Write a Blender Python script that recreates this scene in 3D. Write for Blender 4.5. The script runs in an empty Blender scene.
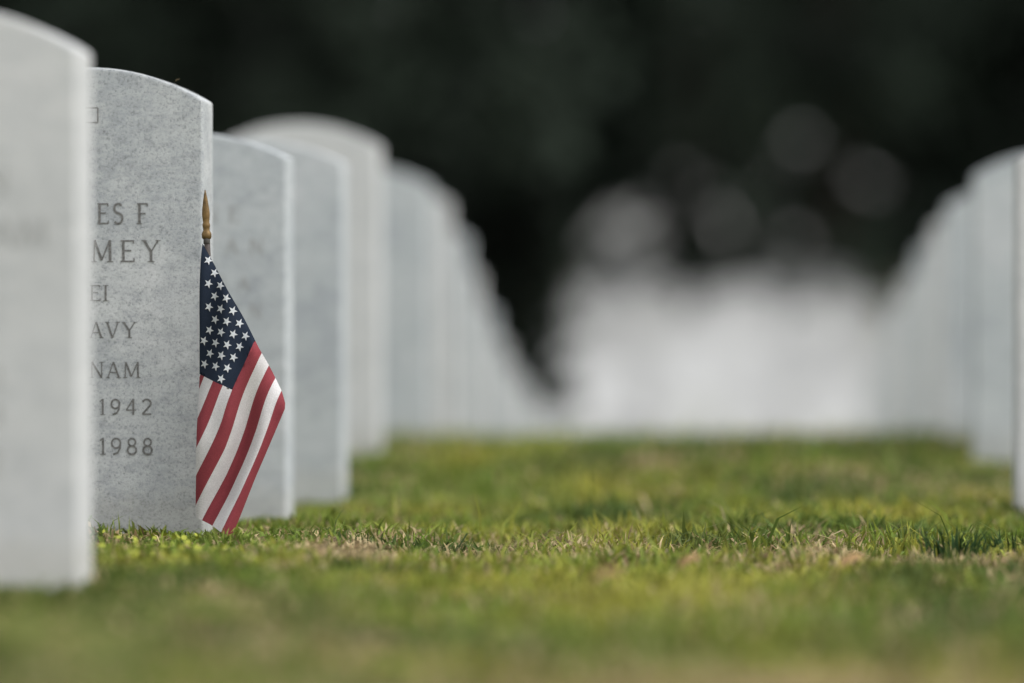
import bpy, bmesh, math, random
import numpy as np
from mathutils import Vector
random.seed(7); rng = np.random.default_rng(11)
S = bpy.context.scene; C = S.collection
F = 3840.0; HC = 0.324; YH = 300.0
R = math.radians

# ---------------------------------------------------------------- helpers
def tag(o, label=None, cat=None, group=None, kind=None):
    if label: o['label'] = label
    if cat: o['category'] = cat
    if group: o['group'] = group
    if kind: o['kind'] = kind
    return o
def empty(name, loc, rz=0):
    o = bpy.data.objects.new(name, None); C.objects.link(o); o.location = loc; o.rotation_euler = (0,0,rz)
    o.empty_display_size = .05
    return o
def obj_bm(name, bm, mats, parent=None, smooth=False):
    me = bpy.data.meshes.new(name); bm.to_mesh(me); bm.free()
    if not isinstance(mats,(list,tuple)): mats=[mats]
    for m in mats: me.materials.append(m)
    if smooth:
        for p in me.polygons: p.use_smooth=True
    o = bpy.data.objects.new(name, me); C.objects.link(o)
    if parent: o.parent = parent
    return o
def obj_np(name, verts, faces, n, mat, parent=None, col=None, smooth=False):
    me = bpy.data.meshes.new(name)
    me.vertices.add(len(verts)); me.vertices.foreach_set('co', verts.astype(np.float32).ravel())
    me.loops.add(faces.size); me.loops.foreach_set('vertex_index', faces.astype(np.int32).ravel())
    me.polygons.add(len(faces)); me.polygons.foreach_set('loop_start', np.arange(0,faces.size,n,dtype=np.int32))
    me.update(calc_edges=True)
    if col is not None:
        a = me.color_attributes.new('tint','FLOAT_COLOR','POINT')
        a.data.foreach_set('color', col.astype(np.float32).ravel())
    me.materials.append(mat)
    if smooth: me.polygons.foreach_set('use_smooth', np.ones(len(faces),dtype=bool))
    me.validate()
    o = bpy.data.objects.new(name, me); C.objects.link(o)
    if parent: o.parent = parent
    return o
_g = rng.random((256,256))
def vnoise(x, y, sc):
    x = np.asarray(x)*sc+100.3; y = np.asarray(y)*sc+57.7
    xi = np.floor(x).astype(int); yi = np.floor(y).astype(int); fx = x-xi; fy = y-yi
    fx = fx*fx*(3-2*fx); fy = fy*fy*(3-2*fy)
    a=_g[xi%256,yi%256]; b=_g[(xi+1)%256,yi%256]; c=_g[xi%256,(yi+1)%256]; d=_g[(xi+1)%256,(yi+1)%256]
    return (a*(1-fx)+b*fx)*(1-fy)+(c*(1-fx)+d*fx)*fy

# ---------------------------------------------------------------- materials
def newmat(name):
    m = bpy.data.materials.new(name); m.use_nodes = True
    nt = m.node_tree; b = nt.nodes['Principled BSDF']; return m, nt, b
def N(nt, t, **kw):
    n = nt.nodes.new(t)
    for k,v in kw.items(): setattr(n,k,v)
    return n
def ramp(nt, src, stops):
    r = N(nt,'ShaderNodeValToRGB'); nt.links.new(src, r.inputs[0])
    e = r.color_ramp.elements
    while len(e)<len(stops): e.new(.5)
    for i,(p,c) in enumerate(stops): e[i].position=p; e[i].color=(*c,1)
    return r.outputs[0]
def noise(nt, vec, scale, detail=4, rough=.6):
    n = N(nt,'ShaderNodeTexNoise'); n.inputs['Scale'].default_value=scale; n.inputs['Detail'].default_value=detail
    n.inputs['Roughness'].default_value=rough
    nt.links.new(vec, n.inputs['Vector']); return n.outputs['Fac']
def mix(nt, a, b, f, mode='MIX'):
    m = N(nt,'ShaderNodeMix', data_type='RGBA', blend_type=mode)
    if isinstance(f,float): m.inputs[0].default_value=f
    else: nt.links.new(f, m.inputs[0])
    for i,v in ((6,a),(7,b)):
        if isinstance(v,tuple): m.inputs[i].default_value=(*v,1)
        else: nt.links.new(v,m.inputs[i])
    return m.outputs[2]
def marble(name, lo, mid, hi, stain=.22, speck=.8, vary=0, blotch=.6, fs=280):
    m,nt,b = newmat(name)
    tc = N(nt,'ShaderNodeTexCoord'); oi = N(nt,'ShaderNodeObjectInfo')
    add = N(nt,'ShaderNodeVectorMath',operation='ADD'); nt.links.new(tc.outputs['Object'],add.inputs[0])
    sc = N(nt,'ShaderNodeVectorMath',operation='SCALE'); sc.inputs[3].default_value=9.0
    cmb = N(nt,'ShaderNodeCombineXYZ'); nt.links.new(oi.outputs['Random'],cmb.inputs[0]); nt.links.new(oi.outputs['Random'],cmb.inputs[2])
    nt.links.new(cmb.outputs[0],sc.inputs[0]); nt.links.new(sc.outputs[0],add.inputs[1])
    v = add.outputs[0]
    big = noise(nt,v,6,6,.65); med = noise(nt,v,38,6,.75); fine = noise(nt,v,fs,4,.85)
    c1 = ramp(nt,big,[(.32,lo),(.5,mid),(.68,hi)])
    c2 = ramp(nt,med,[(.3,(.78,.79,.80)),(.52,(1,1,1)),(.7,(1.0,1.0,1.0))])
    c3 = ramp(nt,fine,[(.35,(.34,.35,.36)),(.47,(.90,.90,.90)),(.62,(1.0,1.0,1.0))])
    c = mix(nt,c1,c2,blotch,'MULTIPLY'); c = mix(nt,c,c3,speck,'MULTIPLY')
    mp = N(nt,'ShaderNodeMapping'); mp.inputs['Rotation'].default_value=(0,.5,0); mp.inputs['Scale'].default_value=(1,1,2.6); nt.links.new(v,mp.inputs[0])
    vn = noise(nt,mp.outputs[0],7,8,.7)
    cv = ramp(nt,vn,[(.43,(1,1,1)),(.5,(.86,.865,.88)),(.56,(1,1,1))]); c = mix(nt,c,cv,blotch,'MULTIPLY')
    if vary:
        rv = ramp(nt,oi.outputs['Random'],[(0,(1-vary,1-vary,1-vary)),(1,(1,1,1))]); c = mix(nt,c,rv,1.0,'MULTIPLY')
    sx = N(nt,'ShaderNodeSeparateXYZ'); nt.links.new(tc.outputs['Object'],sx.inputs[0])
    ma = N(nt,'ShaderNodeMath',operation='MULTIPLY_ADD'); nt.links.new(med,ma.inputs[0]); ma.inputs[1].default_value=-.08; nt.links.new(sx.outputs[2],ma.inputs[2])
    st = ramp(nt,ma.outputs[0],[(-.0,(stain,stain,stain)),(.03,(0,0,0))])
    c = mix(nt,c,(.26,.24,.18),st)
    nt.links.new(c,b.inputs['Base Color']); b.inputs['Roughness'].default_value=.75; b.inputs['Specular IOR Level'].default_value=.25
    bp = N(nt,'ShaderNodeBump'); bp.inputs['Strength'].default_value=.5; bp.inputs['Distance'].default_value=.0014
    nt.links.new(fine,bp.inputs['Height']); nt.links.new(bp.outputs[0],b.inputs['Normal'])
    return m
M_white = marble('white_marble',(.45,.455,.455),(.49,.495,.495),(.53,.53,.53),.25,.4,0,.5)
M_grey  = marble('grey_marble',(.345,.365,.38),(.425,.44,.445),(.50,.51,.515),.22,.85,0,.95,290)
M_cool  = marble('cool_marble',(.37,.395,.415),(.43,.455,.465),(.49,.505,.515),.22,.65,0,.85)
M_far   = marble('haze_pale_marble',(.58,.58,.575),(.66,.66,.655),(.74,.74,.735),.1,.3,.35)  # paler than the near marble, brightness of the haze put into the colour
M_far2  = marble('tree_shade_marble',(.24,.245,.245),(.30,.305,.305),(.36,.365,.365),.1,.3,.5)  # darker copy of the far marble, tree shade painted into its colour
def flat(name, col, rough=.8, var=.25, scale=60, spec=.3, metal=0, bump=0):
    m,nt,b = newmat(name); tc = N(nt,'ShaderNodeTexCoord')
    n = noise(nt,tc.outputs['Object'],scale,5,.6)
    c = ramp(nt,n,[(.3,tuple(x*(1-var) for x in col)),(.7,tuple(min(1,x*(1+var)) for x in col))])
    nt.links.new(c,b.inputs['Base Color']); b.inputs['Roughness'].default_value=rough; b.inputs['Specular IOR Level'].default_value=spec
    b.inputs['Metallic'].default_value=metal
    if bump:
        bp=N(nt,'ShaderNodeBump'); bp.inputs['Strength'].default_value=bump; bp.inputs['Distance'].default_value=.001
        nt.links.new(n,bp.inputs['Height']); nt.links.new(bp.outputs[0],b.inputs['Normal'])
    return m
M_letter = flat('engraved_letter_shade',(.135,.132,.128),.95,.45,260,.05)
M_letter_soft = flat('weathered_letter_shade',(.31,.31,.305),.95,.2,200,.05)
M_gold = flat('aged_gold_paint',(.14,.085,.03),.45,.5,90,.4,.45,.4)
M_stick = flat('black_stained_wood',(.05,.04,.035),.6,.4,80)
M_ferrule = flat('dark_ferrule',(.05,.045,.04),.5,.2)
M_bark = flat('dark_bark',(.02,.017,.014),.95,.5,12,.05,0,.6)
M_dry = flat('dry_leaf_tissue',(.29,.18,.085),.8,.4,70,.2)
M_twig = flat('dark_twig',(.06,.045,.02),.9,.4)
def cloth(name,col):
    m,nt,b = newmat(name); tc=N(nt,'ShaderNodeTexCoord')
    n = noise(nt,tc.outputs['Object'],700,2,.6); n2 = noise(nt,tc.outputs['Object'],25,3,.5)
    c = ramp(nt,n,[(.3,tuple(x*.82 for x in col)),(.7,tuple(min(1,x*1.12) for x in col))])
    c2 = ramp(nt,n2,[(.3,(.84,.84,.84)),(.7,(1,1,1))]); c = mix(nt,c,c2,1.0,'MULTIPLY')
    nt.links.new(c,b.inputs['Base Color']); b.inputs['Roughness'].default_value=.85; b.inputs['Specular IOR Level'].default_value=.15
    tr = N(nt,'ShaderNodeBsdfTranslucent'); nt.links.new(c,tr.inputs[0]); ms=N(nt,'ShaderNodeMixShader'); ms.inputs[0].default_value=.10
    nt.links.new(b.outputs[0],ms.inputs[1]); nt.links.new(tr.outputs[0],ms.inputs[2]); nt.links.new(ms.outputs[0],nt.nodes['Material Output'].inputs[0])
    bp=N(nt,'ShaderNodeBump'); bp.inputs['Strength'].default_value=.25; bp.inputs['Distance'].default_value=.0006
    nt.links.new(n,bp.inputs['Height']); nt.links.new(bp.outputs[0],b.inputs['Normal'])
    return m
M_red=cloth('red_cotton',(.235,.044,.054)); M_wh=cloth('white_cotton',(.60,.58,.58)); M_blue=cloth('navy_cotton',(.015,.023,.040)); M_star=cloth('star_white',(.52,.54,.56))
def foliage(name, trans=.3, fallback=None):
    m,nt,b = newmat(name)
    if fallback is None:
        a = N(nt,'ShaderNodeAttribute'); a.attribute_name='tint'; col=a.outputs['Color']
    else:
        tc=N(nt,'ShaderNodeTexCoord'); n=noise(nt,tc.outputs['Object'],.9,3)
        col=ramp(nt,n,[(.40,tuple(x*.28 for x in fallback)),(.64,tuple(x*3.0 for x in fallback))])
    nt.links.new(col,b.inputs['Base Color']); b.inputs['Roughness'].default_value=.6; b.inputs['Specular IOR Level'].default_value=.2 if fallback is None else .03
    tr=N(nt,'ShaderNodeBsdfTranslucent'); nt.links.new(col,tr.inputs[0]); ms=N(nt,'ShaderNodeMixShader'); ms.inputs[0].default_value=trans
    nt.links.new(b.outputs[0],ms.inputs[1]); nt.links.new(tr.outputs[0],ms.inputs[2]); nt.links.new(ms.outputs[0],nt.nodes['Material Output'].inputs[0])
    return m
M_grass = foliage('grass_blades',.35)
M_leaf = foliage('dark_evergreen_leaf',.12,(.0125,.0170,.0125))
M_weed = flat('dark_weed_leaf',(.020,.042,.014),.8,.4,40,.05)
M_yellow = flat('yellowing_clover',(.27,.29,.04),.7,.4,60,.2)
m,nt,b = newmat('lawn_soil'); tc=N(nt,'ShaderNodeTexCoord')
n1=noise(nt,tc.outputs['Object'],2.2,6,.65); n2=noise(nt,tc.outputs['Object'],60,5,.7)
c=ramp(nt,n1,[(.35,(.09,.115,.028)),(.55,(.14,.14,.042)),(.72,(.19,.15,.075))])
c2=ramp(nt,n2,[(.3,(.5,.5,.5)),(.6,(1,1,1))]); c=mix(nt,c,c2,.8,'MULTIPLY')
sx=N(nt,'ShaderNodeSeparateXYZ'); nt.links.new(tc.outputs['Object'],sx.inputs[0])
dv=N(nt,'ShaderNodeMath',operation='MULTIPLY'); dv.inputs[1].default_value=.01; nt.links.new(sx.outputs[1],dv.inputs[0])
fd=ramp(nt,dv.outputs[0],[(.17,(0,0,0)),(.22,(1,1,1)),(.38,(.9,.9,.9)),(.46,(.0,.0,.0))]); c=mix(nt,c,(.30,.30,.275),fd)     # pale haze painted into the ground colour of the far rise
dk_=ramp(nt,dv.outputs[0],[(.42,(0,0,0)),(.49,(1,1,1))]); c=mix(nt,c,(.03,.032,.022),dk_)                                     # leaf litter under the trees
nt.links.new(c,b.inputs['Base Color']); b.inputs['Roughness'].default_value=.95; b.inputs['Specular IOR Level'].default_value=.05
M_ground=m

# ---------------------------------------------------------------- terrain
_ty=[-50,8.4,9.3,10.2,11.2,12.5,15,22,56,70,120,700]; _tz=[0,0,-.012,-.10,-.28,-.5,-.75,-.90,.55,1.0,2.0,2.0]
def sst(a,b,x):
    t=np.clip((x-a)/(b-a),0,1); return t*t*(3-2*t)
def ground_z(X,Y):
    X=np.asarray(X,float); Y=np.asarray(Y,float)
    z=(np.interp(Y,_ty,_tz)+np.interp(Y-.35,_ty,_tz)+np.interp(Y+.35,_ty,_tz))/3
    z=z-.040*np.exp(-((X+.42)/.42)**2-((Y-6.5)/.62)**2)-.012*np.exp(-((X+.45)/.35)**2-((Y-5)/.9)**2)
    z=z-.008*np.exp(-((X-.95)/.35)**2-((Y-7.2)/.8)**2)
    z=z-.034*sst(-.34,0.0,X)*sst(-.5,0,X)*(1-sst(5.7,8.0,Y))           # shallow swale between the rows
    z=z+.012*(vnoise(X,Y,1.7)-.5)*np.clip((Y-2)/2,0,1)
    return z
xs=np.concatenate([-np.geomspace(300,4,24),np.linspace(-3.9,4.9,150),np.geomspace(5,300,24)])
ys=np.concatenate([np.linspace(-30,1.5,10),np.linspace(1.7,16,180),np.geomspace(16.3,600,60)])
GX,GY=np.meshgrid(xs,ys); V=np.stack([GX.ravel(),GY.ravel(),ground_z(GX.ravel(),GY.ravel())],1)
nx=len(xs); I,J=np.meshgrid(np.arange(nx-1),np.arange(len(ys)-1)); i0=(J*nx+I).ravel()
Fc=np.stack([i0,i0+1,i0+nx+1,i0+nx],1)
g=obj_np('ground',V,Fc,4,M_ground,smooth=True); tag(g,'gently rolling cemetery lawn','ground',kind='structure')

# ---------------------------------------------------------------- grass blades
def blade_mesh(name, X, Y, h, w, lean, az, col, mat, parent=None, z0=None):
    n=len(X); z=ground_z(X,Y)-.003 if z0 is None else z0
    face=rng.uniform(-.9,.9,n)
    dx=np.cos(face)*w/2; dy=np.sin(face)*w/2
    lx=np.cos(az)*lean; ly=np.sin(az)*lean
    P=np.zeros((n,5,3))
    P[:,0]=np.stack([X-dx,Y-dy,z],1); P[:,1]=np.stack([X+dx,Y+dy,z],1)
    P[:,2]=np.stack([X+dx*.8+lx*h*.35,Y+dy*.8+ly*h*.35,z+h*.6],1); P[:,3]=np.stack([X-dx*.8+lx*h*.35,Y-dy*.8+ly*h*.35,z+h*.6],1)
    P[:,4]=np.stack([X+lx*h,Y+ly*h,z+h*np.sqrt(np.clip(1-.45*lean**2,.08,1))],1)
    b0=np.arange(n)[:,None]*5
    tri=np.concatenate([b0+np.array([[0,1,2]]),b0+np.array([[0,2,3]]),b0+np.array([[3,2,4]])],0)
    colr=None
    if col is not None:
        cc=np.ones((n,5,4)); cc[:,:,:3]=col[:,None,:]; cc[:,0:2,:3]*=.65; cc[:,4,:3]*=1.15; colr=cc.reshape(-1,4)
    return obj_np(name,P.reshape(-1,3),tri,3,mat,parent,colr)
def scatter(n,y0,y1,pw=1.0):
    Y=rng.uniform(y0,y1,n); X=(rng.random(n)-.5)*2*(.15*Y+.35)+.02
    return X,Y
parts=[scatter(70000,2.7,4.9),scatter(70000,4.9,6.3),scatter(66000,6.3,9.4),scatter(20000,9.4,13.0)]
X=np.concatenate([p[0] for p in parts]); Y=np.concatenate([p[1] for p in parts]); n=len(X)
cl=vnoise(X,Y,11)*.5+vnoise(X+9,Y,29)*.5
keep=rng.random(n)<np.clip(.02+2.2*(cl-.20),.05,1); X,Y,cl=[a[keep] for a in (X,Y,cl)]; n=len(X)
cl2=vnoise(X,Y,2.3); cl3=vnoise(X+31,Y,4.0)*.6+vnoise(X+3,Y+7,12)*.4
h=(.007+.042*cl**1.5+.006*cl2)*rng.uniform(.45,1.4,n)
near=np.maximum(np.clip(1-np.abs(X+.42)/.42,0,1),np.clip(1-np.abs(X-1.0)/.35,0,1))*(Y<8)
h=h*(1-.55*near)
tall=rng.random(n)<.018; h=np.where(tall,h*1.8,h)
w=rng.uniform(.0022,.0058,n)*np.where(Y>7,1.4,1)
lean=rng.uniform(.1,1.5,n)**.85; az=rng.uniform(0,2*np.pi,n)
green=np.array([.130,.185,.028]); yel=np.array([.29,.28,.046]); dk=np.array([.045,.082,.022]); tan=np.array([.52,.42,.24]); br=np.array([.26,.175,.09])
t=np.clip((cl3-.38)*2.9+rng.normal(0,.26,n),0,1)[:,None]
col=green*(1-t)+yel*t
d=np.clip((vnoise(X+5,Y*.8+3,3.2)*.6+vnoise(X+2,Y+3,10)*.4-.48)*6,0,1)[:,None]*.75; col=col*(1-d)+dk*d
dryp=.085+.55*np.clip(cl2-.58,0,1)*2+.6*np.clip(vnoise(X+50,Y+20,6)-.64,0,1)*3
dryp=dryp+.45*np.exp(-((Y-5.2)/.16)**2)*np.clip(vnoise(X,Y*2,3)-.25,0,1)*1.5
dryp=dryp+.75*np.exp(-((X-.25)/.34)**2-((Y-3.35)/.28)**2)+.28*np.exp(-((X-.75)/.3)**2-((Y-6.9)/.5)**2)+.4*np.exp(-((X+.2)/.2)**2-((Y-3.75)/.2)**2)+.16*np.clip((4.3-Y),0,1)
isdry=rng.random(n)<dryp
tb=rng.random(n)[:,None]; col=np.where(isdry[:,None],tan*tb+br*(1-tb),col); h=np.where(isdry,h*.8,h); lean=np.where(isdry,lean*1.25,lean)
col=col*rng.uniform(.5,1.5,n)[:,None]
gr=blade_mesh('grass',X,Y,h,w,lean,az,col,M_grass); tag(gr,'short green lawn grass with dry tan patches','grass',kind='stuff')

# ---------------------------------------------------------------- engraved lettering (own serif strokes)
def arc(cx,cy,rx,ry,a0,a1,k=12):
    return [(cx+rx*math.cos(R(a0+(a1-a0)*i/k)),cy+ry*math.sin(R(a0+(a1-a0)*i/k))) for i in range(k+1)]
TK,TN=.125,.07
def sf(x,y,l=.15): return ([(x-l,y),(x+l,y)],.045)
G={
'E':(.64,[([(.14,0),(.14,1)],TK),([(.02,.965),(.58,.965)],TN),([(.2,.52),(.48,.52)],TN),([(.02,.035),(.60,.035)],TN),([(.57,.99),(.57,.84)],.06),([(.6,.01),(.6,.17)],.06)]),
'F':(.60,[([(.14,0),(.14,1)],TK),([(.02,.965),(.56,.965)],TN),([(.2,.5),(.46,.5)],TN),([(.55,.99),(.55,.84)],.06),sf(.14,.02)]),
'S':(.56,[(arc(.28,.75,.2,.22,35,270)+arc(.28,.27,.22,.25,90,-145),.11)]),
'M':(.95,[([(.12,0),(.14,1)],TN),([(.14,1),(.46,.08)],TK),([(.46,.08),(.80,1)],TN),([(.80,1),(.82,0)],TK),sf(.12,.02,.12),sf(.82,.02,.14)]),
'Y':(.78,[([(.08,1),(.38,.48)],TK),([(.70,1),(.40,.48)],TN),([(.39,.5),(.39,0)],TK),sf(.39,.02),sf(.09,.98,.11),sf(.69,.98,.11)]),
'I':(.34,[([(.17,0),(.17,1)],TK),sf(.17,.02,.15),sf(.17,.98,.15)]),
'A':(.78,[([(.08,0),(.38,1)],TN),([(.38,1),(.68,0)],TK),([(.18,.34),(.56,.34)],.07),sf(.09,.02,.11),sf(.67,.02,.12)]),
'V':(.78,[([(.08,1),(.38,0)],TK),([(.38,0),(.68,1)],TN),sf(.09,.98,.12),sf(.67,.98,.11)]),
'N':(.80,[([(.12,0),(.12,1)],TN),([(.12,1),(.66,0)],TK),([(.66,0),(.66,1)],TN),sf(.12,.02,.12),sf(.66,.98,.12)]),
'U':(.76,[([(.12,1),(.12,.35)]+arc(.37,.3,.25,.28,180,360)+[(.62,1)],.12),sf(.12,.98,.13),sf(.62,.98,.11)]),
'T':(.68,[([(.33,0),(.33,1)],TK),([(.03,.965),(.63,.965)],TN),sf(.33,.02)]),
'1':(.36,[([(.2,0),(.2,1)],TK),([(.04,.82),(.2,.98)],TN),sf(.2,.02,.15)]),
'9':(.60,[(arc(.29,.68,.22,.28,0,360,20),.11),([(.51,.68),(.48,.35),(.36,.12),(.14,.02)],.11)]),
'4':(.62,[([(.42,0),(.42,1)],TK),([(.42,1),(.04,.3)],.08),([(.04,.3),(.58,.3)],.08)]),
'2':(.60,[(arc(.29,.72,.22,.25,160,-30)+[(.06,.05)],.12),([(.05,.045),(.54,.045)],.10)]),
'8':(.58,[(arc(.28,.74,.18,.22,0,360,18),.11),(arc(.28,.27,.22,.25,0,360,18),.12)]),
' ':(.30,[]),
}
def ribbon(bm, pts, w, y):
    P=[Vector((p[0],p[1])) for p in pts]; L=[];n=len(P); closed=(P[0]-P[-1]).length<1e-6
    for i in range(n):
        if closed: a=P[i-1] if i>0 else P[-2]; c=P[i+1] if i<n-1 else P[1]
        else: a=P[max(i-1,0)]; c=P[min(i+1,n-1)]
        d=(c-a).normalized(); q=Vector((-d.y,d.x))*w/2
        L.append((bm.verts.new((P[i].x+q.x,y,P[i].y+q.y)),bm.verts.new((P[i].x-q.x,y,P[i].y-q.y))))
    for i in range(n-1): bm.faces.new((L[i][0],L[i+1][0],L[i+1][1],L[i][1]))
_k=[0]
def write(bm, text, xl, xr, zb, cap, yf):
    XW={'ES F':.92,'MEY':1.08}.get(text,1.17)
    nat=sum(G[c][0] for c in text)*cap*XW; gap=((xr-xl)-nat)/max(1,len(text)-1) if len(text)>1 else 0
    x=xl
    for c in text:
        w_,st=G[c]
        for pts,sw in st:
            _k[0]=(_k[0]+1)%7
            ribbon(bm,[(x+p[0]*cap*XW,zb+p[1]*cap) for p in pts],sw*cap,yf-.00005*_k[0])
        x+=w_*cap*XW+gap

# ---------------------------------------------------------------- headstones
TH=.10; WD=.33
def slab_mesh(name, top, below, seg=22, mat=M_white, rise=.047, bevel=.0045):
    bm=bmesh.new()
    hw=WD/2; rad=(hw*hw+rise*rise)/(2*rise); cz=top-rad; a=math.asin(hw/rad)
    prof=[(hw,-below),(hw,0.0),(hw,.25)]
    prof+=[(rad*math.sin(a-2*a*i/seg),cz+rad*math.cos(a-2*a*i/seg)) for i in range(seg+1)]
    prof+=[(-hw,.25),(-hw,0.0),(-hw,-below)]
    f=[bm.verts.new((x,-TH/2,z)) for x,z in prof]; b=[bm.verts.new((x,TH/2,z)) for x,z in prof]
    bm.faces.new(f[::-1]); bm.faces.new(b)
    n=len(prof)
    for i in range(n): bm.faces.new((f[i],f[(i+1)%n],b[(i+1)%n],b[i]))
    bmesh.ops.recalc_face_normals(bm,faces=bm.faces)
    ed=[e for e in bm.edges if len(e.link_faces)==2 and e.calc_face_angle(0)>R(35)]
    bmesh.ops.bevel(bm,geom=ed,offset=bevel,segments=3,profile=.55,affect='EDGES')
    me=bpy.data.meshes.new(name); bm.to_mesh(me); bm.free(); me.materials.append(mat)
    return me
YAW=R(-3.9)
def place(px_edge, s, side, lat=0):
    c=Vector(((px_edge-512)/s, F/s, 0)); lx=Vector((math.cos(YAW),math.sin(YAW),0)); ly=Vector((-math.sin(YAW),math.cos(YAW),0))
    p=c-lx*side*WD/2+ly*TH/2; p.z=0; return p
def headstone(px, s, side, topz, mat, label, group, inscription=None, tilt=0, rise=.047):
    p=place(px,s,side); gz=float(ground_z(p.x,p.y))
    root=empty('headstone',(p.x,p.y,gz),YAW); root.rotation_euler=(0,tilt,YAW)
    tag(root,label,'headstone',group)
    me=slab_mesh('slab',topz-gz,.18,mat=mat,rise=rise)
    sl=bpy.data.objects.new('slab',me); C.objects.link(sl); sl.parent=root
    if inscription:
        pc=px-side*WD/2*s
        for (txt,l,r,yb,yt) in inscription:
            bm=bmesh.new()
            cap=(yb-yt)/s; zb=HC+(YH-yb)/s-gz
            if txt=='+':
                cx=(l+r)/2; X0=(cx-pc)/s; hwx=(r-l)/2/s; zt=HC+(YH-yt)/s-gz; aw=.0105; zc=zt-.030
                pts=[(X0-aw,zb),(X0+aw,zb),(X0+aw,zc-aw),(X0+hwx,zc-aw),(X0+hwx,zc+aw),(X0+aw,zc+aw),(X0+aw,zt),(X0-aw,zt),(X0-aw,zc+aw),(X0-hwx,zc+aw),(X0-hwx,zc-aw),(X0-aw,zc-aw),(X0-aw,zb)]
                for i in range(12): ribbon(bm,[pts[i],pts[i+1]],.0022,-TH/2-.0005-.00005*(i%3))
            else: write(bm,txt,(l-pc)/s,(r-pc)/s,zb,cap,-TH/2-.0005)
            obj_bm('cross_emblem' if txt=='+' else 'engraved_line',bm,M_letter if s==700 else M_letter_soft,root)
    return root
INS2=[('+',36,97,156,94),('ES F',96,148,224,203),('MEY',90,160,262,240),('EI',88,108,301,285),('US NAVY',34,136,338,322),('VIETNAM',34,140,378,362),('1942',98,152,415,399),('1988',98,153,455,438)]
INS1=[('N',-14,10,192,168),('AM',-10,48,246,218),('1',-6,4,386,366),('1',-6,4,424,404),('2',-14,6,474,452)]
INS3=[('NE',203,240,222,206),('AN',224,264,254,238),('NA',212,250,290,276),('VN',224,262,318,304),('194',214,252,354,340),('198',214,252,387,373)]
LR='white headstones of the left row'; RR='white headstones of the right row'
headstone(77,879,1,.660,M_white,'large out-of-focus white headstone nearest the camera, cut by the left picture edge',LR,INS1,rise=.05)
headstone(203,700,1,.657,M_grey,'sharp grey marble headstone engraved with 1942 and 1988 behind the little flag',LR,INS2)
headstone(286,635,1,.589,M_cool,'slightly soft headstone just behind the flag, third of the left row',LR,INS3,rise=.04)
headstone(342,572,1,.605,M_cool,'low bluish headstone, fourth of the left row, base clear on the grass',LR,None,rise=.04)
headstone(378,485,1,.690,M_white,'taller round-topped pale headstone, fifth of the left row, rising above its neighbours',LR,None)
names=['sixth','seventh','eighth','ninth','tenth','eleventh','twelfth','thirteenth','fourteenth','fifteenth','sixteenth']
LRS=[(430,425,.640),(450,395,.615),(466,370,.535),(480,345,.44),(493,324,.33),(505,305,.225),(517,288,.13),(528,272,.05),(538,257,-.03),(548,243,-.10),(558,229,-.18)]
for i,(px,s,topz) in enumerate(LRS):
    headstone(px,s,1,topz,M_cool if i%2==0 else M_white,'blurred pale headstone, %s of the left row counted from the camera'%names[i],LR,None,tilt=R(random.uniform(-.6,.6)))
headstone(1017,617,-1,.60,M_white,'headstone at the right picture edge, only a sliver showing, nearest of the right row',RR,None)
headstone(974,494,-1,.625,M_cool,'pale headstone at the right edge, second of the right row, standing on the grass',RR,None)
nm=['third','fourth','fifth','sixth','seventh','eighth','ninth','tenth','eleventh','twelfth']
for i,(px,s,topz) in enumerate([(946,437,.588),(931,398,.555),(916,362,.505),(902,331,.43),(890,303,.345),(879,278,.23),(870,258,.11),(862,240,-.02)]):
    headstone(px,s,-1,topz,M_white if i%2 else M_cool,'blurred pale headstone, %s of the right row counted from the camera'%nm[i],RR,None)

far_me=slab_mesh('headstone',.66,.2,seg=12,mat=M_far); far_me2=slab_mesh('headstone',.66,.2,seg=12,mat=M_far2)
cnt=0
for r_ in range(23):
    Yr=19.0+r_*1.55; st=.84
    x0=(594-512)/F*Yr; x1=(880-512)/F*Yr-.1
    xx=x0+st*((r_*.382)%1.0)-st*.5
    while xx<x1:
        X_=xx+random.uniform(-.12,.12); Y_=Yr+random.uniform(-.08,.08)
        if not (Yr>36 and random.random()<.22+.018*(Yr-36)):
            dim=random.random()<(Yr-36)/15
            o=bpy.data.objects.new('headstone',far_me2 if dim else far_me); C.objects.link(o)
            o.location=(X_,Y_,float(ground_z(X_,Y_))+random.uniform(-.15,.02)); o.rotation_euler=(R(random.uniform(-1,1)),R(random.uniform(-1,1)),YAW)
            if dim: tag(o,'tiny headstone with grey shade in its colour under the tree line at the back of the far field','headstone','shaded headstones at the back of the far field')
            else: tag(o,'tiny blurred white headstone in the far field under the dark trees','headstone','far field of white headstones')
            cnt+=1
        xx+=st

# ---------------------------------------------------------------- flag
SF=709.0; FY=F/SF
def fp(x,y,dy=0): return Vector(((x-512)/SF, FY+dy, HC+(YH-y)/SF))
base=fp(204,532); root=empty('flag',base); tag(root,'small American flag on a stick with gold spear tip, leaning before the sharp headstone','flag')
def loc(v): return v-base
def sm(a,b,x):
    t=max(0,min(1,(x-a)/(b-a))); return t*t*(3-2*t)
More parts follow.
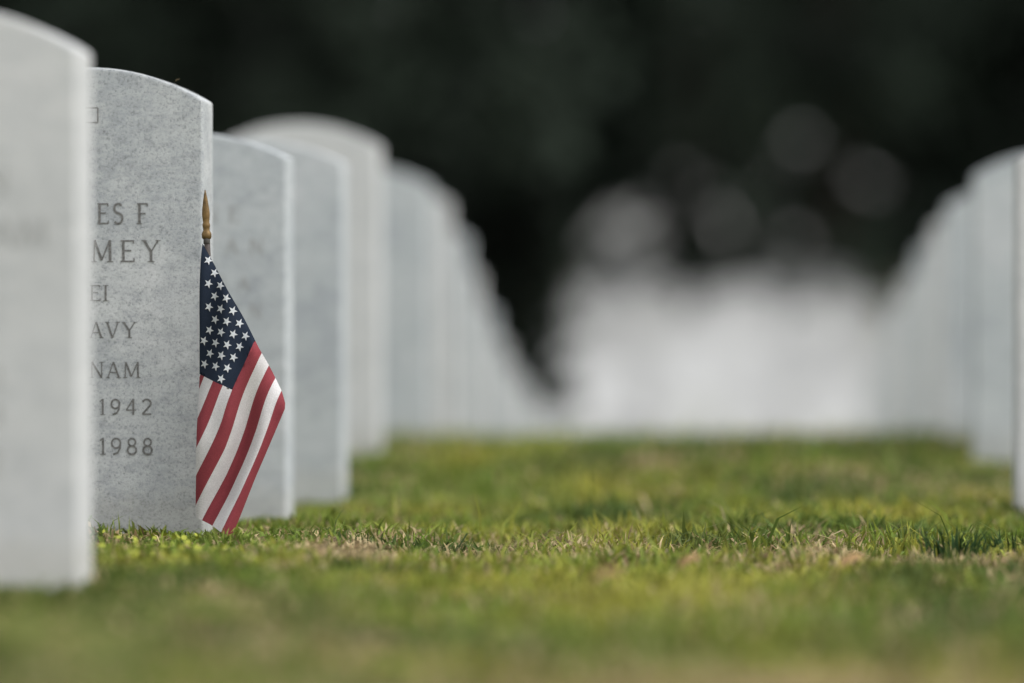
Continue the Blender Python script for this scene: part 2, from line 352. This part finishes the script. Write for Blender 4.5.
# the cloth hangs folded: canton in front, stripes running down along DD, the rest of the cloth folded round behind
DD=Vector((-.40,.9165)); NN=Vector((.9165,.40))
def leftx(y): return 200.5-4.5*max(0,min(1,(y-330)/180))
RT=[(209,245),(222,270),(239,304),(256,340),(272,371),(282,391),(286,403),(285.5,411),(232,537)]      # right outline going down
BT=[(196,517),(214,527),(232,537)]                                                                   # hem
def rightx(y):
    for (x0,y0),(x1,y1) in zip(RT,RT[1:]):
        if y0<=y<=y1: return x0+(x1-x0)*(y-y0)/(y1-y0)
    return RT[0][0] if y<RT[0][1] else RT[-1][0]
def depth(x,y):
    q=x*NN.x+y*NN.y; p=x*DD.x+y*DD.y
    low=sm(330,430,y)
    s1=math.sin((q-330)*.100+1.2+.006*(y-430))
    d=.014*s1*(.35+.65*low)+.0065*math.sin((q-330)*.21-p*.018)*low
    d+=.008*math.sin((x-leftx(y))*.17+y*.02)*(1-low)
    d+=.010*math.exp(-max(0,x-leftx(y))/4.0)+.012*math.exp(-max(0,rightx(y)-x)/5)
    return d-.024
def pt(x,y,lift=0,back=0):
    s_=sm(360,430,y); wgt=min(1,max(0,(x-leftx(y))/24))*min(1,max(0,(rightx(y)-x)/16))
    xx=x+(6.5*math.sin((y-392)*.0225)-1.0)*s_*wgt*(1-.6*sm(490,535,y))
    if y>470: xx+=2.5*sm(470,530,y)*min(1,max(0,(x-leftx(y))/20))
    d=depth(x,y)
    if back: d=d+.013*min(1,max(0,(rightx(y)-x))/14)+.002
    return loc(fp(xx,y,d-lift))
Q0,SW=425.5,10.92
def seg_hit(q,A,B):
    qa=A[0]*NN.x+A[1]*NN.y; qb=B[0]*NN.x+B[1]*NN.y
    if abs(qa-qb)<1e-9: return None
    t=(q-qa)/(qb-qa)
    if -1e-6<=t<=1+1e-6: return (A[0]+(B[0]-A[0])*t,A[1]+(B[1]-A[1])*t)
CB=(234.4,389.2); CL=(200.6,374); CR=(256,340)
qc=CB[0]*NN.x+CB[1]*NN.y
def top_of(q,right):
    if right:
        for A,B in zip(RT[3:-1],RT[4:-1]):
            h_=seg_hit(q,A,B)
            if h_: return h_
        return RT[-2] if q>400 else RT[3]
    return seg_hit(q,CL,CB) or CL
def bot_of(q):
    for A,B in zip(BT,BT[1:]):
        h_=seg_hit(q,A,B)
        if h_: return h_
    for k in range(60):
        y0=374+k*(517-374)/60; y1=374+(k+1)*(517-374)/60
        h_=seg_hit(q,(leftx(y0),y0),(leftx(y1),y1))
        if h_: return h_
    return BT[-1] if q>400 else CL
bm=bmesh.new()
def strip_block(qa,qb,right,mat,back):
    nq,npn=5,44; cols=[]
    for i in range(nq+1):
        q=qa+(qb-qa)*i/nq; T=top_of(q,right); B=bot_of(q)
        cols.append([bm.verts.new(pt(T[0]+(B[0]-T[0])*j/npn,T[1]+(B[1]-T[1])*j/npn,0,back)) for j in range(npn+1)])
    for i in range(nq):
        for j in range(npn):
            f=bm.faces.new((cols[i][j],cols[i+1][j],cols[i+1][j+1],cols[i][j+1])); f.material_index=mat; f.smooth=True
qmin=CL[0]*NN.x+CL[1]*NN.y+.05
for back in (0,1):
    for k in range(5):
        qa=Q0-SW*k; qb=Q0-SW*(k+1)
        if k==4: qb=qc
        strip_block(min(qa,425.2),qb,True,0 if k%2==0 else 1,back)
    for k in range(5,9):
        qa=Q0-SW*k if k>5 else qc; qb=max(qmin,Q0-SW*(k+1))
        if qa>qb+.2: strip_block(qa,qb,False,0 if k%2==0 else 1,back)
def cpt(u,v,lift=0,back=0):
    L=(leftx(244+130*v)+3.0*(1-v)**6,244+130*v)
    yr=340+ (CB[1]-340)*v; Rr=(256+(CB[0]-256)*v,yr)
    x=L[0]+(Rr[0]-L[0])*u; y=L[1]+(Rr[1]-L[1])*u
    xo=rightx(y); x=min(x,xo)
    return pt(x,y,lift,back),(x,y)
for back in (0,1):
    NUc,NVc=26,26
    gridc=[[bm.verts.new(cpt(i/NUc,j/NVc,0,back)[0]) for j in range(NVc+1)] for i in range(NUc+1)]
    for i in range(NUc):
        for j in range(NVc):
            f=bm.faces.new((gridc[i][j],gridc[i+1][j],gridc[i+1][j+1],gridc[i][j+1])); f.material_index=2; f.smooth=True
bmesh.ops.remove_doubles(bm,verts=bm.verts,dist=.0004)
clo=obj_bm('cloth',bm,[M_red,M_wh,M_blue],root)
bm=bmesh.new()
A_=Vector((.44,.898)); B_=Vector((-.898,.44))
def inside(x,y,mg):
    if y<250 or x<leftx(y)+mg or x>rightx(y)-mg*.95: return False
    q=x*NN.x+y*NN.y
    if q>qc-mg and y>338: return False
    yb=CL[1]+(CB[1]-CL[1])*(x-CL[0])/(CB[0]-CL[0])
    return y<yb-mg
for i in range(-1,12):
    for j in range(-2,16):
        c_=Vector((209,245))+B_*(6.4+9.9*i)+A_*(14.0*j+(7.0 if i%2 else 0))
        rr_=5.0
        if inside(c_.x,c_.y,4.3):
            ctr=bm.verts.new(pt(c_.x,c_.y,.0016)); ring=[]
            for a in range(10):
                rad=rr_*(1.0 if a%2==0 else .40); an=-math.pi/2+.45+a*math.pi/5
                ring.append(bm.verts.new(pt(c_.x+rad*math.cos(an)*.90,c_.y+rad*math.sin(an),.0016)))
            for a in range(10): bm.faces.new((ctr,ring[a],ring[(a+1)%10]))
st_=obj_bm('star_field',bm,M_star,clo)
def lathe(name,p0,p1,prof,mat,parent,seg=20,flatten=1.0):
    bm=bmesh.new(); ax=(p1-p0); L=ax.length; ax.normalize(); sx=Vector((1,0,0)); sx=(sx-ax*sx.dot(ax)).normalized(); sy=ax.cross(sx)
    rings=[]
    for t_,r__ in prof:
        rings.append([bm.verts.new(p0+ax*L*t_+(sx*math.cos(2*math.pi*k/seg)+sy*math.sin(2*math.pi*k/seg)*flatten)*r__) for k in range(seg)])
    for a in range(len(rings)-1):
        for k in range(seg): bm.faces.new((rings[a][k],rings[a][(k+1)%seg],rings[a+1][(k+1)%seg],rings[a+1][k]))
    bm.faces.new(rings[0][::-1]); bm.faces.new(rings[-1]); return obj_bm(name,bm,mat,parent,True)
ptop=loc(fp(207,240)); pbot=loc(fp(225,560,.02))
lathe('stick',pbot,ptop,[(0,.003),(.02,.0036),(.5,.0038),(1,.0042)],M_stick,root,14)
lathe('ferrule',loc(fp(206.9,244)),loc(fp(206.8,238)),[(0,.0044),(.1,.0048),(.9,.0048),(1,.0044)],M_ferrule,root)
lathe('spear_tip',loc(fp(206.8,239)),loc(fp(205.2,190)),[(0,.0056),(.03,.0068),(.11,.0070),(.15,.0054),(.18,.0046),(.22,.0047),(.26,.0055),(.30,.0055),(.34,.0044),(.40,.0050),(.50,.0056),(.62,.0050),(.78,.0034),(.92,.0017),(1,.0005)],M_gold,root,24,.8)

# ---------------------------------------------------------------- small things on the grass
def dry_leaf(px,s,size,rz,label,mat=M_dry,z=None,cat='leaf',name='dry_leaf',up=.022):
    X0,Y0=(px-512)/s,F/s; bm=bmesh.new(); n=9; rows=[]
    for i in range(n+1):
        t=i/n; wdt=size*.22*math.sin(math.pi*min(1,t*1.02))**.8*(1+.25*math.sin(9*t)) if 0<t<.98 else size*.004; x=(t-.5)*size
        c=.20*size*math.sin(t*2.6)
        rows.append([bm.verts.new((x,yy*wdt,c+abs(yy)*wdt*.55)) for yy in (-1,-.5,0,.5,1)])
    for i in range(n):
        for k in range(4): bm.faces.new((rows[i][k],rows[i+1][k],rows[i+1][k+1],rows[i][k+1]))
    bmesh.ops.remove_doubles(bm,verts=bm.verts,dist=1e-5)
    o=obj_bm(name,bm,mat,None,True)
    zz=float(ground_z(X0,Y0))+up if z is None else z
    o.location=(X0,Y0,zz); o.rotation_euler=(R(random.uniform(20,32)),R(random.uniform(-24,-10)),rz); return tag(o,label,cat)
dry_leaf(852,800,.038,.35,'tan curled dry leaf on the grass left of the dark weed tuft',up=.032)
dry_leaf(606,870,.046,-.3,'brown fallen leaf lying in the grass below the picture centre',up=.036)
dry_leaf(690,800,.032,.2,'small tan dry leaf between the two other fallen leaves',up=.031)
dry_leaf(178,694,.008,.4,'tiny dark scrap on the top of the sharp grey headstone',M_twig,HC+(YH-81)/694,'twig scrap','twig_scrap')

def weed(px,s,n,hh,spread,mat,label,name='weed_tuft',cat='weed',wd=1,ln=.9):
    X0=(px-512)/s; Y0=F/s
    rx=rng.normal(0,spread,n); ry=rng.normal(0,spread*.6,n); XX=X0+rx; YY=Y0+ry
    az=np.arctan2(ry,rx)+rng.normal(0,.5,n)
    z=ground_z(XX,YY)
    o=blade_mesh(name,XX,YY,rng.uniform(.5,1,n)*hh,rng.uniform(.0028,.0048,n)*wd,rng.uniform(.1,ln,n),az,None,mat)
    return tag(o,label,cat)
weed(955,732,48,.062,.024,M_weed,'dark green spiky weed tuft right of the dry leaf',ln=.9)
weed(1014,726,36,.054,.018,M_weed,'dark green weed tuft at the right picture edge',ln=.9)
weed(380,815,90,.034,.035,M_weed,'darker low tuft in the lawn right of the flag')
M_tuft=flat('fresh_grass_tuft',(.15,.19,.035),.6,.5,50,.2)
weed(122,715,6,.050,.012,M_tuft,'thin grass tuft at the foot of the sharp headstone','grass_tuft','grass tuft',.6,.5)
weed(224,722,90,.027,.026,M_tuft,'short green grass tuft at the foot of the flag','grass_tuft','grass tuft',.7)
bm=bmesh.new()
for k in range(130):
    s=random.uniform(718,820); px=random.gauss(165,44); X_=(px-512)/s; Y_=F/s; z=float(ground_z(X_,Y_))+random.uniform(.007,.019)
    an=random.uniform(0,6.28); r0=random.uniform(.0018,.0050); tl=random.uniform(-.9,.9); t2=random.uniform(-.9,.4)
    vs=[bm.verts.new((X_+r0*math.cos(a+an),Y_+r0*math.sin(a+an),z+r0*(math.cos(a)*tl+math.sin(a)*t2))) for a in [i*math.pi/3 for i in range(6)]]
    bm.faces.new(vs)
o=obj_bm('clover_patch',bm,M_yellow); tag(o,'patch of yellow-green clover leaves at the foot of the sharp headstone','clover',kind='stuff')

# ---------------------------------------------------------------- dark trees
# natural breaks in the canopy where the pale sky shows (x, z at the tree line, radius)
HOLES=[(1.70,1.60,.27),(1.95,1.30,.30),(1.45,1.35,.20),(1.25,1.15,.16),(2.1,1.75,.16),(2.3,1.45,.18),(4.68,2.95,.15),(4.95,2.7,.12),(4.45,2.72,.10),(4.75,3.2,.08),(5.85,2.20,.16),(5.6,2.4,.12),(6.1,2.0,.10),(3.6,1.40,.24),(3.35,1.65,.14),(2.75,2.3,.17),(2.95,2.45,.12),(2.4,2.7,.13),(3.15,2.05,.17),(3.5,2.5,.13),(4.6,1.25,.22),(5.0,1.45,.14),(6.3,2.6,.12),(.3,5.05,.18),(-.4,4.9,.13),(4.15,2.15,.15),(4.0,1.9,.12),(3.0,5.1,.15),(1.0,3.4,.09),(6.9,4.3,.09),(3.9,3.3,.10)]
def tree(x,y,h,rad,nl,label,lsize=.2,low=.0,holes=False,nc=90,peak=.4):
    z0=float(ground_z(x,y)); root=empty('evergreen_tree',(x,y,z0)); tag(root,label,'tree','dark evergreen trees behind the cemetery')
    bm=bmesh.new()
    def limb(p,q,r0,r1,k=8):
        ax=(q-p).normalized(); sx=ax.orthogonal().normalized(); sy=ax.cross(sx)
        A=[bm.verts.new(p+(sx*math.cos(6.2832*i/k)+sy*math.sin(6.2832*i/k))*r0) for i in range(k)]
        B=[bm.verts.new(q+(sx*math.cos(6.2832*i/k)+sy*math.sin(6.2832*i/k))*r1) for i in range(k)]
        for i in range(k): bm.faces.new((A[i],A[(i+1)%k],B[(i+1)%k],B[i]))
    tr_=min(rad*.08,.14)
    limb(Vector((0,0,-.3)),Vector((.05,0,h*.45)),tr_,tr_*.6); limb(Vector((.05,0,h*.45)),Vector((0,.05,h*.93)),tr_*.6,.02)
    for k in range(26):
        t=max(low,.12)+(.92-max(low,.12))*random.random(); a=random.uniform(0,6.283); L=rad*(1-.55*t)*random.uniform(.7,1)
        p=Vector((0,0,h*t*.9)); q=p+Vector((math.cos(a)*L,math.sin(a)*L,L*.25)); limb(p,q,.03*rad/2.5,.006,5)
    obj_bm('trunk',bm,M_bark,root)
    cz=rng.uniform(low,1,nc); ca=rng.uniform(0,2*np.pi,nc); cr=np.sqrt(rng.random(nc))
    prof=rad*np.sqrt(np.clip(1-((cz-peak)/(1.02-peak))**2,.05,1))
    cx=np.cos(ca)*cr*prof; cy=np.sin(ca)*cr*prof; czz=cz*h
    idx=rng.integers(0,nc,nl); sg=rad*.17
    P=np.stack([cx[idx],cy[idx],czz[idx]],1)+rng.normal(0,sg,(nl,3))
    P[:,2]=np.maximum(P[:,2],.05)
    if holes:
        W=P+np.array([x,y,z0]); k=np.ones(nl,bool)
        for hx,hz,hr in HOLES:
            f_=W[:,1]/62; k&=((W[:,0]-hx*f_)**2+(W[:,2]-(HC+(hz-HC)*f_))**2)>(hr*f_)**2
        P=P[k]
    n_=len(P); a=rng.normal(0,1,(n_,3)); a/=np.linalg.norm(a,axis=1)[:,None]; b_=np.cross(a,rng.normal(0,1,(n_,3))); b_/=np.linalg.norm(b_,axis=1)[:,None]
    sz=lsize*rng.uniform(.5,1.1,n_)[:,None]
    V=np.stack([P-a*sz,P+b_*sz*.5,P+a*sz,P-b_*sz*.5],1).reshape(-1,3)
    obj_np('crown',V,np.arange(n_*4).reshape(-1,4),4,M_leaf,root)
tree(-.02,21.2,2.35,.40,4200,'small narrow dark evergreen at the end of the left row of headstones',.07,peak=.12)
tree(-1.75,31,8.5,2.0,9000,'broad dark evergreen with low skirts behind the left row of headstones',.20)
tree(-5.2,36,9.5,3.0,8000,'dark evergreen at the far left behind the nearest headstones',.24)
tree(-3.0,48,11,3.4,8000,'tall dark evergreen behind the left row, back of the low-skirted one',.26)
tree(1.95,43,5.5,.75,2200,'slender dark tree hanging over the middle of the far field',.12,.10,True,34)
tree(3.75,45,6.5,1.25,3000,'dark tree hanging over the right half of the far field',.14,.08,True,44)
tree(3.0,51,7,1.4,3200,'dark tree between the two that hang over the far field, set further back',.15,.05,True,50)
lab=['first','second','third','fourth','fifth','sixth','seventh','eighth']
for i,xx in enumerate([-9.5,-6,-2.6,.2,2.9,5.25,8.3,11.2]):
    tree(xx,60+random.uniform(-.5,2.5),random.uniform(9,11.5),2.4+random.uniform(0,.5),6500,'dark evergreen in the tree line beyond the far field, %s from the left'%lab[i],.25,0,True)
for i,xx in enumerate([-12,-7.5,-3,1.2,5.6,9.2,13.5]):
    tree(xx,66+random.uniform(-.5,1.5),12.5,3.3,6500,'dark evergreen in the rearmost tree line, %s from the left'%lab[i],.3,0,True)

# ---------------------------------------------------------------- light, world, camera
w=bpy.data.worlds.new('World'); S.world=w; w.use_nodes=True; nt=w.node_tree
AZ,EL=R(118),R(52)
sky=N(nt,'ShaderNodeTexSky',sky_type='NISHITA'); sky.sun_disc=False; sky.sun_elevation=EL; sky.sun_rotation=AZ; sky.air_density=1.2; sky.dust_density=3
hs=N(nt,'ShaderNodeHueSaturation'); hs.inputs['Saturation'].default_value=.15; hs.inputs['Value'].default_value=2.05; nt.links.new(sky.outputs[0],hs.inputs['Color'])
nt.links.new(hs.outputs[0],nt.nodes['Background'].inputs[0]); nt.nodes['Background'].inputs[1].default_value=.15
sd=bpy.data.lights.new('sun','SUN'); sd.energy=1.0; sd.angle=R(35); sd.color=(1,.98,.95)
so=bpy.data.objects.new('sun',sd); C.objects.link(so)
dirv=Vector((math.sin(AZ)*math.cos(EL),math.cos(AZ)*math.cos(EL),math.sin(EL)))
so.rotation_euler=dirv.to_track_quat('Z','Y').to_euler(); so.location=(5,3,8)
cd=bpy.data.cameras.new('camera'); cam=bpy.data.objects.new('camera',cd); C.objects.link(cam); S.camera=cam
cd.lens=135; cd.sensor_width=36; cd.clip_start=.1; cd.clip_end=2000
cam.location=(0,0,HC); cam.rotation_euler=(R(90)-41.5/F,0,0)
cd.dof.use_dof=True; cd.dof.focus_distance=5.40; cd.dof.aperture_fstop=1.25; cd.dof.aperture_blades=0
S.view_settings.view_transform='Standard'; S.view_settings.look='None'; S.view_settings.exposure=0
